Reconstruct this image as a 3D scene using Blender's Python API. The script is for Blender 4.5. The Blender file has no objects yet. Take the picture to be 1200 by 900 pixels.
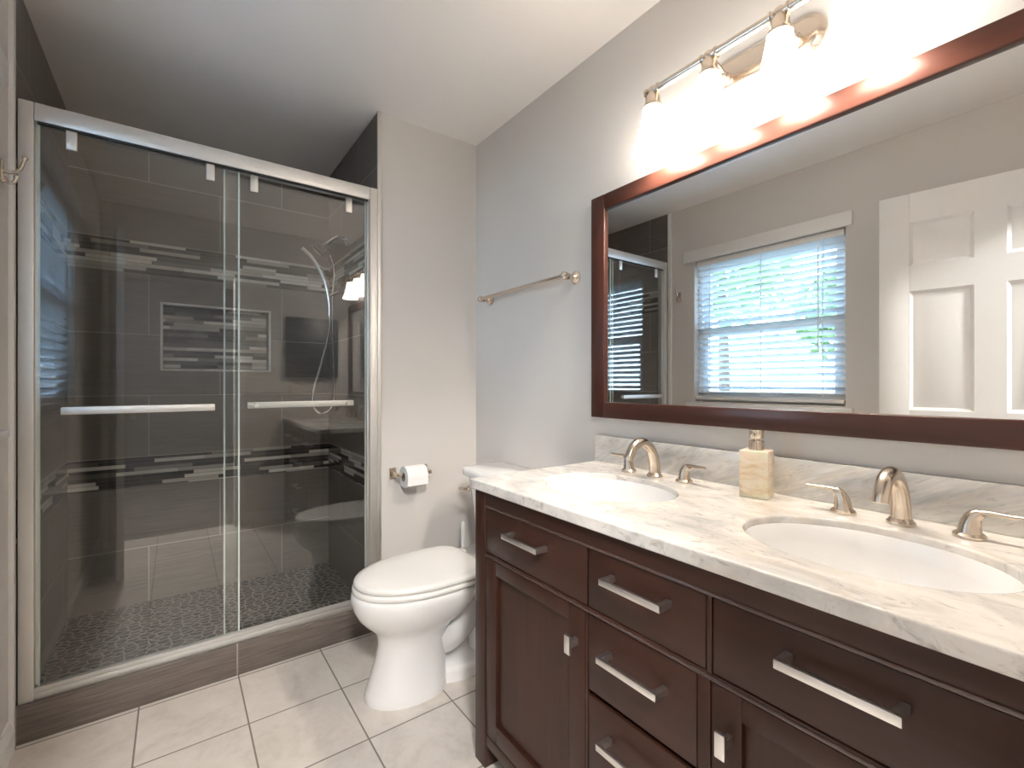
import bpy, bmesh, math, random
from mathutils import Vector, Matrix
PI = math.pi
random.seed(7)
sc = bpy.context.scene
COL = sc.collection

# ------------------------------------------------------------------ camera, world, exposure
cam_d = bpy.data.cameras.new('camera')
cam_d.sensor_width = 36.0
cam_d.lens = 541.0 / 1200.0 * 36.0
cam_d.clip_start = 0.01
cam = bpy.data.objects.new('camera', cam_d)
cam.location = (0, 0, 1.155)
cam.rotation_euler = (PI / 2, 0, -math.radians(36.1))
COL.objects.link(cam)
sc.camera = cam

sc.view_settings.view_transform = 'Standard'
sc.view_settings.look = 'None'
sc.view_settings.gamma = 1.0
sc.view_settings.use_curve_mapping = False
sc.view_settings.exposure = 1.25
LAMP_SHADE = 8.5       # glowing glass bells
LAMP_BULB = 280.0       # the bulbs inside them
HALL_FILL = 190.0       # fill light added in the unseen hall behind the doorway
SKY = 8.0
cy = sc.cycles
cy.use_denoising = True
cy.denoising_input_passes = 'RGB_ALBEDO_NORMAL'
cy.denoising_prefilter = 'ACCURATE'
cy.max_bounces = 12
cy.diffuse_bounces = 8
cy.glossy_bounces = 6
cy.transmission_bounces = 8
cy.transparent_max_bounces = 24
cy.caustics_reflective = False
cy.caustics_refractive = False
cy.sample_clamp_indirect = 6.0

world = bpy.data.worlds.new('sky')
sc.world = world
world.use_nodes = True
wn = world.node_tree.nodes
wl = world.node_tree.links
wn.clear()
w_out = wn.new('ShaderNodeOutputWorld')
w_bg = wn.new('ShaderNodeBackground')
w_tc = wn.new('ShaderNodeTexCoord')
w_sep = wn.new('ShaderNodeSeparateXYZ')
w_ramp = wn.new('ShaderNodeValToRGB')
w_ramp.color_ramp.elements[0].position = 0.0
w_ramp.color_ramp.elements[0].color = (0.64, 0.83, 1.0, 1)
w_ramp.color_ramp.elements[1].position = 0.9
w_ramp.color_ramp.elements[1].color = (0.30, 0.56, 1.0, 1)
w_bg.inputs['Strength'].default_value = SKY
wl.new(w_tc.outputs['Generated'], w_sep.inputs[0])
wl.new(w_sep.outputs['Z'], w_ramp.inputs[0])
wl.new(w_ramp.outputs[0], w_bg.inputs['Color'])
wl.new(w_bg.outputs[0], w_out.inputs[0])


# ------------------------------------------------------------------ node helpers
class NT:
    """small wrapper that builds one material's node tree"""
    def __init__(self, name):
        self.m = bpy.data.materials.new(name)
        self.m.use_nodes = True
        self.t = self.m.node_tree
        self.t.nodes.clear()
        self.out = self.n('ShaderNodeOutputMaterial')

    def n(self, kind, **kw):
        nd = self.t.nodes.new(kind)
        for k, v in kw.items():
            setattr(nd, k, v)
        return nd

    def put(self, sock, v):
        if isinstance(v, bpy.types.NodeSocket):
            self.t.links.new(v, sock)
        elif isinstance(v, (tuple, list)) and len(v) == 3 and sock.type == 'RGBA':
            sock.default_value = (*v, 1)
        else:
            sock.default_value = v

    def math(self, op, a, b=None, c=None):
        nd = self.n('ShaderNodeMath', operation=op)
        self.put(nd.inputs[0], a)
        if b is not None:
            self.put(nd.inputs[1], b)
        if c is not None:
            self.put(nd.inputs[2], c)
        return nd.outputs[0]

    def mix(self, fac, a, b, mode='MIX'):
        nd = self.n('ShaderNodeMix', data_type='RGBA', blend_type=mode)
        self.put(nd.inputs[0], fac)
        self.put(nd.inputs[6], a)
        self.put(nd.inputs[7], b)
        return nd.outputs[2]

    def coord(self):
        return self.n('ShaderNodeTexCoord').outputs['Object']

    def xyz(self, v):
        nd = self.n('ShaderNodeSeparateXYZ')
        self.put(nd.inputs[0], v)
        return nd.outputs

    def vec(self, x, y, z):
        nd = self.n('ShaderNodeCombineXYZ')
        for i, k in enumerate((x, y, z)):
            self.put(nd.inputs[i], k)
        return nd.outputs[0]

    def mapping(self, v, scale=(1, 1, 1), rot=(0, 0, 0), loc=(0, 0, 0)):
        nd = self.n('ShaderNodeMapping')
        self.put(nd.inputs[0], v)
        nd.inputs['Location'].default_value = loc
        nd.inputs['Rotation'].default_value = rot
        nd.inputs['Scale'].default_value = scale
        return nd.outputs[0]

    def noise(self, v, scale=5, detail=3, rough=0.5, dist=0.0):
        nd = self.n('ShaderNodeTexNoise')
        self.put(nd.inputs['Vector'], v)
        nd.inputs['Scale'].default_value = scale
        nd.inputs['Detail'].default_value = detail
        nd.inputs['Roughness'].default_value = rough
        nd.inputs['Distortion'].default_value = dist
        return nd.outputs['Fac']

    def white(self, v):
        nd = self.n('ShaderNodeTexWhiteNoise', noise_dimensions='3D')
        self.put(nd.inputs['Vector'], v)
        return nd.outputs['Value']

    def ramp(self, fac, stops, interp='LINEAR'):
        nd = self.n('ShaderNodeValToRGB')
        r = nd.color_ramp
        r.interpolation = interp
        while len(r.elements) < len(stops):
            r.elements.new(0.5)
        for e, (p, c) in zip(r.elements, stops):
            e.position = p
            e.color = (*c, 1) if len(c) == 3 else c
        self.put(nd.inputs[0], fac)
        return nd.outputs[0]

    def bump(self, h, strength=0.3, dist=0.002):
        nd = self.n('ShaderNodeBump')
        nd.inputs['Strength'].default_value = strength
        nd.inputs['Distance'].default_value = dist
        self.put(nd.inputs['Height'], h)
        return nd.outputs[0]

    def bsdf(self, color, rough=0.5, metal=0.0, normal=None, coat=0.0, spec=0.5, **kw):
        p = self.n('ShaderNodeBsdfPrincipled')
        self.put(p.inputs['Base Color'], color)
        self.put(p.inputs['Roughness'], rough)
        self.put(p.inputs['Metallic'], metal)
        p.inputs['Specular IOR Level'].default_value = spec
        p.inputs['Coat Weight'].default_value = coat
        p.inputs['Coat Roughness'].default_value = 0.08
        for k, v in kw.items():
            self.put(p.inputs[k.replace('_', ' ')], v)
        if normal is not None:
            self.put(p.inputs['Normal'], normal)
        self.t.links.new(p.outputs[0], self.out.inputs[0])
        return p


def plain(name, color, rough=0.5, metal=0.0, var=0.05, scale=30, **kw):
    t = NT(name)
    f = t.noise(t.coord(), scale, 3)
    c = t.mix(f, tuple(k * (1 - var) for k in color), tuple(min(1, k * (1 + var)) for k in color))
    t.bsdf(c, rough, metal, **kw)
    return t.m


def paint(name, color, rough=0.55):
    t = NT(name)
    co = t.coord()
    f = t.noise(co, 2.5, 2)
    c = t.mix(f, tuple(k * 0.97 for k in color), tuple(min(1, k * 1.03) for k in color))
    b = t.bump(t.noise(co, 260, 2), 0.06, 0.001)
    t.bsdf(c, rough, normal=b, spec=0.3)
    return t.m


def emission(name, color, strength):
    t = NT(name)
    e = t.n('ShaderNodeEmission')
    t.put(e.inputs[0], color)
    e.inputs[1].default_value = strength
    t.t.links.new(e.outputs[0], t.out.inputs[0])
    return t.m


def brushed(name, color, rough=0.25, axis='Z'):
    t = NT(name)
    s = {'X': (4, 220, 220), 'Y': (220, 4, 220), 'Z': (220, 220, 4)}[axis]
    f = t.noise(t.mapping(t.coord(), s), 1.0, 3)
    r = t.math('MULTIPLY_ADD', f, 0.14, rough - 0.07)
    t.bsdf(color, r, 1.0)
    return t.m


def mosaic_color(t, u, z):
    """linear glass and stone mosaic: thin strips of random length and shade; returns colour, grout mask, gloss"""
    h = 0.0188
    rowf = t.math('DIVIDE', z, h)
    row = t.math('FLOOR', rowf)
    rv = t.math('FRACT', rowf)
    r1 = t.white(t.vec(row, 3.7, 1.1))
    r2 = t.white(t.vec(row, 9.2, 5.3))
    ln = t.math('MULTIPLY_ADD', r2, 0.12, 0.15)
    uf = t.math('ADD', t.math('DIVIDE', u, ln), t.math('MULTIPLY', r1, 7.0))
    idx = t.math('FLOOR', uf)
    ru = t.math('MULTIPLY', t.math('FRACT', uf), ln)
    rnd = t.white(t.vec(idx, row, 2.5))
    col = t.ramp(rnd, [(0.0, (0.016, 0.016, 0.018)), (0.20, (0.040, 0.037, 0.036)), (0.32, (0.11, 0.10, 0.095)),
                       (0.42, (0.24, 0.23, 0.21)), (0.51, (0.62, 0.61, 0.57)), (0.63, (0.022, 0.022, 0.025)),
                       (0.75, (0.76, 0.74, 0.69)), (0.87, (0.45, 0.42, 0.38))], 'CONSTANT')
    g = t.math('MAXIMUM', t.math('LESS_THAN', rv, 0.09), t.math('LESS_THAN', ru, 0.0016))
    return t.mix(g, col, (0.16, 0.15, 0.14)), g


def shower_tile(name, axis, shift):
    """large horizontal linen tiles in running bond, with two mosaic bands; axis is the wall's horizontal"""
    t = NT(name)
    o = t.xyz(t.coord())
    u = o[0] if axis == 'x' else o[1]
    z = o[2]
    zz = t.math('SUBTRACT', z, t.math('MULTIPLY', t.math('GREATER_THAN', z, 0.71), 0.15))
    zz = t.math('SUBTRACT', zz, t.math('MULTIPLY', t.math('GREATER_THAN', z, 1.795), 0.16))
    rf = t.math('DIVIDE', t.math('SUBTRACT', zz, 0.015), 0.31)
    row = t.math('FLOOR', rf)
    rv = t.math('MULTIPLY', t.math('FRACT', rf), 0.31)
    uf = t.math('ADD', t.math('DIVIDE', t.math('ADD', u, shift), 0.617), t.math('MULTIPLY', row, 0.5))
    ui = t.math('FLOOR', uf)
    ru = t.math('MULTIPLY', t.math('FRACT', uf), 0.617)
    g = t.math('MAXIMUM', t.math('LESS_THAN', rv, 0.003), t.math('LESS_THAN', ru, 0.003))
    per = t.white(t.vec(ui, row, 4.0))
    sv = t.vec(t.math('MULTIPLY', u, 5), t.math('MULTIPLY', per, 20), t.math('MULTIPLY', z, 190))
    streak = t.noise(sv, 1.0, 4, 0.6)
    cloud = t.noise(t.coord(), 4, 3)
    f = t.math('MULTIPLY_ADD', streak, 0.7, t.math('MULTIPLY', cloud, 0.3))
    c = t.ramp(f, [(0.25, (0.125, 0.109, 0.098)), (0.75, (0.25, 0.22, 0.20))])
    c = t.mix(t.math('MULTIPLY', per, 0.25), c, (0.085, 0.078, 0.074))
    c = t.mix(g, c, (0.46, 0.42, 0.38))
    mc, mg = mosaic_color(t, u, z)
    b1 = t.math('MULTIPLY', t.math('GREATER_THAN', z, 0.635), t.math('LESS_THAN', z, 0.785))
    b2 = t.math('MULTIPLY', t.math('GREATER_THAN', z, 1.715), t.math('LESS_THAN', z, 1.875))
    band = t.math('ADD', b1, b2)
    c = t.mix(band, c, mc)
    gg = t.math('ADD', t.math('MULTIPLY', g, t.math('SUBTRACT', 1.0, band)), t.math('MULTIPLY', mg, band))
    rough = t.math('MULTIPLY_ADD', band, -0.2, 0.38)
    t.bsdf(c, rough, normal=t.bump(t.math('SUBTRACT', 1.0, gg), 0.4, 0.002))
    return t.m


def niche_mosaic():
    t = NT('niche_mosaic')
    o = t.xyz(t.coord())
    c, g = mosaic_color(t, o[0], o[2])
    t.bsdf(c, 0.2, normal=t.bump(t.math('SUBTRACT', 1.0, g), 0.4, 0.002))
    return t.m


def curb_tile():
    t = NT('curb_tile')
    o = t.xyz(t.coord())
    uf = t.math('DIVIDE', t.math('SUBTRACT', o[0], 0.196), 0.61)
    g = t.math('LESS_THAN', t.math('MULTIPLY', t.math('FRACT', uf), 0.61), 0.005)
    sv = t.vec(t.math('MULTIPLY', o[0], 7), t.math('MULTIPLY', o[1], 120), t.math('MULTIPLY', o[2], 150))
    f = t.noise(sv, 1.0, 4, 0.6)
    c = t.ramp(f, [(0.25, (0.090, 0.075, 0.066)), (0.75, (0.205, 0.172, 0.152))])
    c = t.mix(g, c, (0.36, 0.32, 0.28))
    t.bsdf(c, 0.42, normal=t.bump(t.math('SUBTRACT', 1.0, g), 0.3, 0.002))
    return t.m


def floor_tile():
    t = NT('floor_tile')
    co = t.coord()
    o = t.xyz(co)
    p = 0.307
    xf = t.math('DIVIDE', t.math('ADD', o[0], 0.105), p)
    yf = t.math('DIVIDE', t.math('SUBTRACT', o[1], 1.488), p)
    def edge(fv):
        fr = t.math('FRACT', fv)
        return t.math('MULTIPLY', t.math('MINIMUM', fr, t.math('SUBTRACT', 1.0, fr)), p)
    d = t.math('MINIMUM', edge(xf), edge(yf))
    g = t.math('LESS_THAN', d, 0.0026)
    per = t.white(t.vec(t.math('FLOOR', xf), t.math('FLOOR', yf), 1.0))
    v = t.n('ShaderNodeVectorMath', operation='ADD')
    t.put(v.inputs[0], co)
    t.put(v.inputs[1], t.vec(t.math('MULTIPLY', per, 9), t.math('MULTIPLY', per, 5), 0.0))
    cl = t.noise(v.outputs[0], 7, 5, 0.62, 0.8)
    fine = t.noise(v.outputs[0], 45, 3, 0.6)
    f = t.math('MULTIPLY_ADD', cl, 0.75, t.math('MULTIPLY', fine, 0.25))
    c = t.ramp(f, [(0.3, (0.58, 0.525, 0.475)), (0.5, (0.70, 0.645, 0.59)), (0.72, (0.78, 0.73, 0.675))])
    c = t.mix(t.math('MULTIPLY', per, 0.18), c, (0.52, 0.48, 0.44))
    c = t.mix(g, c, (0.235, 0.21, 0.185))
    rough = t.math('MULTIPLY_ADD', g, 0.4, 0.38)
    h = t.math('SUBTRACT', t.math('MULTIPLY', f, 0.12), g)
    t.bsdf(c, rough, normal=t.bump(h, 0.35, 0.002))
    return t.m


def pebble():
    t = NT('pebble_floor')
    co = t.coord()
    v = t.mapping(co, (26, 33, 26))
    wob = t.n('ShaderNodeVectorMath', operation='ADD')
    t.put(wob.inputs[0], v)
    nz = t.n('ShaderNodeTexNoise')
    t.put(nz.inputs['Vector'], v)
    nz.inputs['Scale'].default_value = 0.9
    sc_ = t.n('ShaderNodeVectorMath', operation='SCALE')
    t.put(sc_.inputs[0], nz.outputs['Color'])
    sc_.inputs['Scale'].default_value = 0.6
    t.put(wob.inputs[1], sc_.outputs[0])
    e = t.n('ShaderNodeTexVoronoi', feature='DISTANCE_TO_EDGE', voronoi_dimensions='2D')
    k = t.n('ShaderNodeTexVoronoi', feature='F1', voronoi_dimensions='2D')
    for nd in (e, k):
        t.put(nd.inputs['Vector'], wob.outputs[0])
        nd.inputs['Scale'].default_value = 1.0
        nd.inputs['Randomness'].default_value = 0.85
    d = e.outputs['Distance']
    g = t.math('LESS_THAN', d, 0.075)
    rnd = t.xyz(k.outputs['Color'])[0]
    c = t.ramp(rnd, [(0.0, (0.006, 0.006, 0.007)), (0.65, (0.022, 0.021, 0.020)), (1.0, (0.10, 0.09, 0.082))])
    c = t.mix(g, c, (0.40, 0.36, 0.32))
    t.bsdf(c, t.math('MULTIPLY_ADD', g, 0.4, 0.28), normal=t.bump(t.math('MINIMUM', d, 0.28), 0.9, 0.02))
    return t.m


def marble(name, back=False):
    t = NT(name)
    co = t.coord()
    if back:
        v = t.mapping(co, (1, 1.0, 1.6), rot=(math.radians(38), 0, 0))
        v = t.mapping(v, (1, 1.0, 5.0))
    else:
        v = t.mapping(co, (3.0, 1.5, 2.0), rot=(0, 0, math.radians(20)))
    big = t.noise(v, 3.0, 6, 0.62, 1.2)
    fine = t.noise(v, 11, 6, 0.65, 1.6)
    base = t.ramp(big, [(0.30, (0.52, 0.525, 0.53)), (0.46, (0.72, 0.70, 0.67)), (0.62, (0.86, 0.83, 0.79))] if not back else
                  [(0.30, (0.40, 0.405, 0.41)), (0.5, (0.60, 0.595, 0.58)), (0.68, (0.78, 0.765, 0.74))])
    vein = t.ramp(fine, [(0.33, (0.0, 0.0, 0.0)), (0.43, (1, 1, 1))])
    c = t.mix(t.math('MULTIPLY', t.math('SUBTRACT', 1.0, vein), 0.55), base, (0.34, 0.30, 0.26))
    fl = t.ramp(t.noise(t.mapping(v, (1.0, 0.35, 1.0)), 26, 4, 0.6, 0.5), [(0.27, (1, 1, 1)), (0.38, (0, 0, 0))])
    c = t.mix(t.math('MULTIPLY', fl, 0.5), c, (0.33, 0.28, 0.24))
    tan = t.noise(v, 4.6, 4, 0.5, 0.4)
    c = t.mix(t.ramp(tan, [(0.55, (0, 0, 0)), (0.75, (0.5, 0.5, 0.5))]), c, (0.60, 0.50, 0.40))
    t.bsdf(c, 0.14, coat=0.25)
    return t.m


def onyx():
    t = NT('onyx')
    f = t.noise(t.mapping(t.coord(), (1, 1, 3)), 16, 4, 0.6, 0.8)
    c = t.ramp(f, [(0.3, (0.72, 0.55, 0.34)), (0.5, (0.84, 0.74, 0.56)), (0.7, (0.90, 0.85, 0.74))])
    t.bsdf(c, 0.25, Subsurface_Weight=0.25)
    return t.m


def wood(name, c0, c1, rough, axis='z', coat=0.12):
    t = NT(name)
    s = {'z': (30, 30, 2.0), 'y': (30, 2.0, 30), 'x': (2.0, 30, 30)}[axis]
    v = t.mapping(t.coord(), s)
    f = t.noise(v, 1.2, 5, 0.6, 0.6)
    blot = t.noise(t.coord(), 6, 2)
    f = t.math('MULTIPLY_ADD', f, 0.6, t.math('MULTIPLY', blot, 0.4))
    c = t.ramp(f, [(0.3, c0), (0.7, c1)])
    t.bsdf(c, rough, coat=coat, spec=0.35, normal=t.bump(f, 0.05, 0.001))
    return t.m


def pane(name, tint, refl=1.0):
    """clear sheet: Fresnel reflection over straight-through transparency"""
    t = NT(name)
    lw = t.n('ShaderNodeLayerWeight')
    lw.inputs['Blend'].default_value = 0.5
    p5 = t.math('POWER', lw.outputs['Facing'], 5.0)
    f = t.math('MULTIPLY', t.math('MULTIPLY_ADD', p5, 0.90, 0.088), refl)
    tr = t.n('ShaderNodeBsdfTransparent')
    t.put(tr.inputs[0], tint)
    gl = t.n('ShaderNodeBsdfGlossy')
    gl.inputs['Roughness'].default_value = 0.0
    mx = t.n('ShaderNodeMixShader')
    t.put(mx.inputs[0], f)
    t.t.links.new(tr.outputs[0], mx.inputs[1])
    t.t.links.new(gl.outputs[0], mx.inputs[2])
    t.t.links.new(mx.outputs[0], t.out.inputs[0])
    return t.m


def thin_white(name, color, trans=0.35):
    t = NT(name)
    d = t.n('ShaderNodeBsdfDiffuse')
    f = t.noise(t.coord(), 20, 2)
    c = t.mix(f, tuple(k * 0.97 for k in color), color)
    t.put(d.inputs[0], c)
    tr = t.n('ShaderNodeBsdfTranslucent')
    t.put(tr.inputs[0], c)
    mx = t.n('ShaderNodeMixShader')
    mx.inputs[0].default_value = trans
    t.t.links.new(d.outputs[0], mx.inputs[1])
    t.t.links.new(tr.outputs[0], mx.inputs[2])
    t.t.links.new(mx.outputs[0], t.out.inputs[0])
    return t.m


M = dict(
    wall=paint('wall_paint', (0.66, 0.632, 0.605)),
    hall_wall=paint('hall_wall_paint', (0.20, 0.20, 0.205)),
    ceil=paint('ceiling_paint', (0.90, 0.865, 0.835)),
    white=plain('white_trim', (0.80, 0.79, 0.77), 0.35, var=0.02),
    door=plain('door_paint', (0.80, 0.79, 0.775), 0.38, var=0.015),
    tile_back=shower_tile('tile_back', 'x', 0.111),
    tile_left=shower_tile('tile_left', 'y', 0.18),
    tile_right=shower_tile('tile_right', 'y', 0.05),
    niche=niche_mosaic(),
    curb=curb_tile(),
    floor=floor_tile(),
    pebble=pebble(),
    marble=marble('marble_top'),
    marble_back=marble('marble_backsplash', True),
    onyx=onyx(),
    cab=wood('espresso_wood', (0.032, 0.0115, 0.0075), (0.058, 0.0215, 0.0135), 0.42, 'z'),
    cab_h=wood('espresso_wood_flat', (0.032, 0.0115, 0.0075), (0.058, 0.0215, 0.0135), 0.42, 'y'),
    bead=plain('polished_bead', (0.075, 0.040, 0.032), 0.16, coat=1.0),
    frame=wood('cherry_frame', (0.046, 0.017, 0.012), (0.082, 0.029, 0.020), 0.30, 'y'),
    frame_v=wood('cherry_frame_upright', (0.046, 0.017, 0.012), (0.082, 0.029, 0.020), 0.30, 'z'),
    nickel=brushed('brushed_nickel', (0.66, 0.57, 0.48), 0.24),
    nickel_y=brushed('brushed_nickel_bar', (0.66, 0.58, 0.50), 0.24, 'Y'),
    chrome=plain('chrome', (0.82, 0.82, 0.83), 0.08, 1.0, var=0.01),
    satin=plain('satin_pull', (0.82, 0.81, 0.80), 0.34, 1.0, var=0.01),
    alu=brushed('satin_aluminium', (0.78, 0.77, 0.75), 0.5, 'X'),
    alu_v=brushed('satin_aluminium_upright', (0.78, 0.76, 0.73), 0.5, 'Z'),
    glass=pane('shower_glass', (0.975, 0.985, 0.98)),
    glass_edge=plain('glass_edge', (0.66, 0.76, 0.72), 0.12, var=0.05),
    win_glass=pane('window_glass', (0.97, 0.98, 0.98)),
    porcelain=plain('porcelain', (0.87, 0.87, 0.87), 0.10, var=0.01, coat=0.4),
    plastic=plain('white_plastic', (0.84, 0.83, 0.81), 0.22, var=0.01),
    paper=plain('tissue_paper', (0.86, 0.86, 0.86), 0.9, var=0.03, scale=120),
    card=plain('cardboard', (0.33, 0.26, 0.19), 0.85, var=0.1),
    slat=thin_white('blind_slat', (0.78, 0.82, 0.84), 0.04),
    shade=emission('lamp_glass', (1.0, 0.90, 0.78), LAMP_SHADE),
    bulb=emission('lamp_bulb', (1.0, 0.875, 0.735), LAMP_BULB),
    hall_fill=emission('hall_fill_glow', (1.0, 0.97, 0.93), HALL_FILL),
    dark_glass=plain('dark_glass', (0.045, 0.052, 0.062), 0.35, var=0.03),
    slot_black=plain('black_gap', (0.02, 0.02, 0.02), 0.6),
    dark=plain('dark_drain', (0.05, 0.05, 0.05), 0.4),
    plate=plain('outlet_plate', (0.62, 0.56, 0.48), 0.35, var=0.02),
    leaf=plain('leaves', (0.16, 0.30, 0.10), 0.5, var=0.5, scale=3),
    bark=plain('bark', (0.12, 0.085, 0.06), 0.9, var=0.3),
    lawn=plain('lawn', (0.13, 0.125, 0.10), 0.9, var=0.4, scale=3),
    carpet=plain('hall_carpet', (0.16, 0.145, 0.13), 0.95, var=0.1, scale=90),
)
tm = NT('mirror_silver')
tg = tm.n('ShaderNodeBsdfGlossy')
tm.put(tg.inputs[0], (0.90, 0.91, 0.905))
tg.inputs['Roughness'].default_value = 0.0
tm.t.links.new(tg.outputs[0], tm.out.inputs[0])
M['mirror'] = tm.m


# ------------------------------------------------------------------ mesh helpers
class MB:
    """collects shapes (in world coordinates) that become ONE mesh object"""
    def __init__(self):
        self.bm = bmesh.new()
        self.mi = 0

    def _mark(self, faces):
        for f in faces:
            if f.is_valid:
                f.material_index = self.mi

    def box(self, lo, hi, bev=0.0, seg=2, rot=None):
        b = bmesh.new()
        bmesh.ops.create_cube(b, size=1.0)
        c = [(lo[i] + hi[i]) / 2 for i in range(3)]
        s = [abs(hi[i] - lo[i]) for i in range(3)]
        for v in b.verts:
            v.co = Vector((v.co.x * s[0], v.co.y * s[1], v.co.z * s[2]))
        if bev > 0:
            bmesh.ops.bevel(b, geom=list(b.edges), offset=min(bev, min(s) * 0.49), segments=seg, profile=0.5, affect='EDGES')
        for v in b.verts:
            if rot is not None:
                v.co = rot @ v.co
            v.co += Vector(c)
        self._merge(b)
        return self

    def _merge(self, b):
        mp = {}
        for v in b.verts:
            mp[v] = self.bm.verts.new(v.co)
        for f in b.faces:
            try:
                nf = self.bm.faces.new([mp[v] for v in f.verts])
                nf.material_index = self.mi
            except ValueError:
                pass
        b.free()

    def rings(self, rings, cap0=True, cap1=True, closed=False):
        vs = [[self.bm.verts.new(p) for p in r] for r in rings]
        n = len(vs[0])
        fs = []
        pairs = list(zip(vs[:-1], vs[1:]))
        if closed:
            pairs.append((vs[-1], vs[0]))
        for a, b in pairs:
            for i in range(n):
                j = (i + 1) % n
                fs.append(self.bm.faces.new((a[i], a[j], b[j], b[i])))
        if not closed:
            if cap0:
                fs.append(self.bm.faces.new(list(reversed(vs[0]))))
            if cap1:
                fs.append(self.bm.faces.new(vs[-1]))
        self._mark(fs)
        return self

    def lathe(self, prof, center, axis=(0, 0, 1), n=24, cap0=True, cap1=True):
        """prof: (radius, height along axis)"""
        q = Vector((0, 0, 1)).rotation_difference(Vector(axis).normalized())
        c = Vector(center)
        rr = []
        for r, h in prof:
            rr.append([c + q @ Vector((r * math.cos(2 * PI * i / n), r * math.sin(2 * PI * i / n), h)) for i in range(n)])
        return self.rings(rr, cap0, cap1)

    def tube(self, pts, rad, n=12, sub=6, flat=1.0, smooth=True):
        """round tube through points; rad a number or one per point"""
        P = [Vector(p) for p in pts]
        R = rad if isinstance(rad, (list, tuple)) else [rad] * len(P)
        if smooth and len(P) > 2:
            Q, S = [], []
            for i in range(len(P) - 1):
                p0, p1, p2, p3 = P[max(i - 1, 0)], P[i], P[i + 1], P[min(i + 2, len(P) - 1)]
                for k in range(sub):
                    t = k / sub
                    Q.append(0.5 * ((2 * p1) + (p2 - p0) * t + (2 * p0 - 5 * p1 + 4 * p2 - p3) * t * t + (3 * p1 - p0 - 3 * p2 + p3) * t ** 3))
                    S.append(R[i] * (1 - t) + R[i + 1] * t)
            Q.append(P[-1])
            S.append(R[-1])
            P, R = Q, S
        rr = []
        up = None
        for i, p in enumerate(P):
            d = (P[min(i + 1, len(P) - 1)] - P[max(i - 1, 0)]).normalized()
            if up is None:
                up = Vector((0, 0, 1)) if abs(d.z) < 0.9 else Vector((0, 1, 0))
            a = d.cross(up).normalized()
            b = a.cross(d).normalized()
            up = b
            rr.append([p + a * (R[i] * math.cos(2 * PI * k / n)) + b * (R[i] * flat * math.sin(2 * PI * k / n)) for k in range(n)])
        return self.rings(rr)

    def sphere(self, c, r, n=16, squash=1.0):
        prof = [(max(1e-4, r * math.sin(PI * k / n)), -r * squash * math.cos(PI * k / n)) for k in range(n + 1)]
        return self.lathe(prof, c, n=n * 2)

    def quad(self, a, b, c, d):
        self._mark([self.bm.faces.new([self.bm.verts.new(p) for p in (a, b, c, d)])])
        return self

    def build(self, name, mats, parent=None, sharp=35):
        if not isinstance(mats, (list, tuple)):
            mats = [mats]
        off = Vector((0, 0, 0))
        p = parent
        while p is not None:
            off += p.location
            p = p.parent
        bmesh.ops.recalc_face_normals(self.bm, faces=list(self.bm.faces))
        for v in self.bm.verts:
            v.co -= off
        me = bpy.data.meshes.new(name)
        self.bm.to_mesh(me)
        self.bm.free()
        for m in mats:
            me.materials.append(m)
        for f in me.polygons:
            f.use_smooth = True
        me.set_sharp_from_angle(angle=math.radians(sharp))
        o = bpy.data.objects.new(name, me)
        COL.objects.link(o)
        o.parent = parent
        return o


def thing(name, label, cat, loc=(0, 0, 0), group=None):
    o = bpy.data.objects.new(name, None)
    o.empty_display_size = 0.05
    o.location = loc
    COL.objects.link(o)
    return tag(o, label, cat, group)


def tag(o, label, cat, group=None):
    o['label'] = label
    o['category'] = cat
    if group:
        o['group'] = group
    return o


def struct(name, mb, mat, parent=None):
    o = mb.build(name, mat, parent)
    if parent is None:
        o['kind'] = 'structure'
    return o


# ------------------------------------------------------------------ the room
XL, XR, YB, YR, ZC = -0.425, 1.313, 2.13, -0.01, 2.44     # left wall, vanity wall, back wall, doorway wall, ceiling
SX, SY = 0.772, 3.0                                       # shower: right wall and back wall
TX = -0.412                                               # face of the tiles on the left shower wall
WT = 0.13

struct('floor', MB().box((XL - WT, -0.14, -0.1), (XR + WT, YB + 0.06, 0.0)), M['floor'])
struct('floor_shower', MB().box((TX - 0.1, YB + 0.06, -0.1), (SX + 0.05, SY + 0.1, 0.045)), M['pebble'])
struct('ceiling', MB().box((XL - WT, YR - 0.13, ZC), (XR + WT, SY + 0.1, ZC + 0.1)), M['ceil'])
struct('wall_right', MB().box((XR, YR - 0.13, 0), (XR + WT, YB, ZC)), M['wall'])
struct('wall_back', MB().box((SX + 0.012, YB, 0), (XR + WT, YB + 0.12, ZC)), M['wall'])

# left wall with the window opening
WY0, WY1, WZ0, WZ1 = 0.985, 1.915, 1.03, 2.035
wl_ = MB()
wl_.box((XL - WT, YR - 0.13, 0), (XL, WY0, ZC))
wl_.box((XL - WT, WY1, 0), (XL, YB + 0.0, ZC))
wl_.box((XL - WT, WY0, 0), (XL, WY1, WZ0))
wl_.box((XL - WT, WY0, WZ1), (XL, WY1, ZC))
struct('wall_left', wl_, M['wall'])

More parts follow.
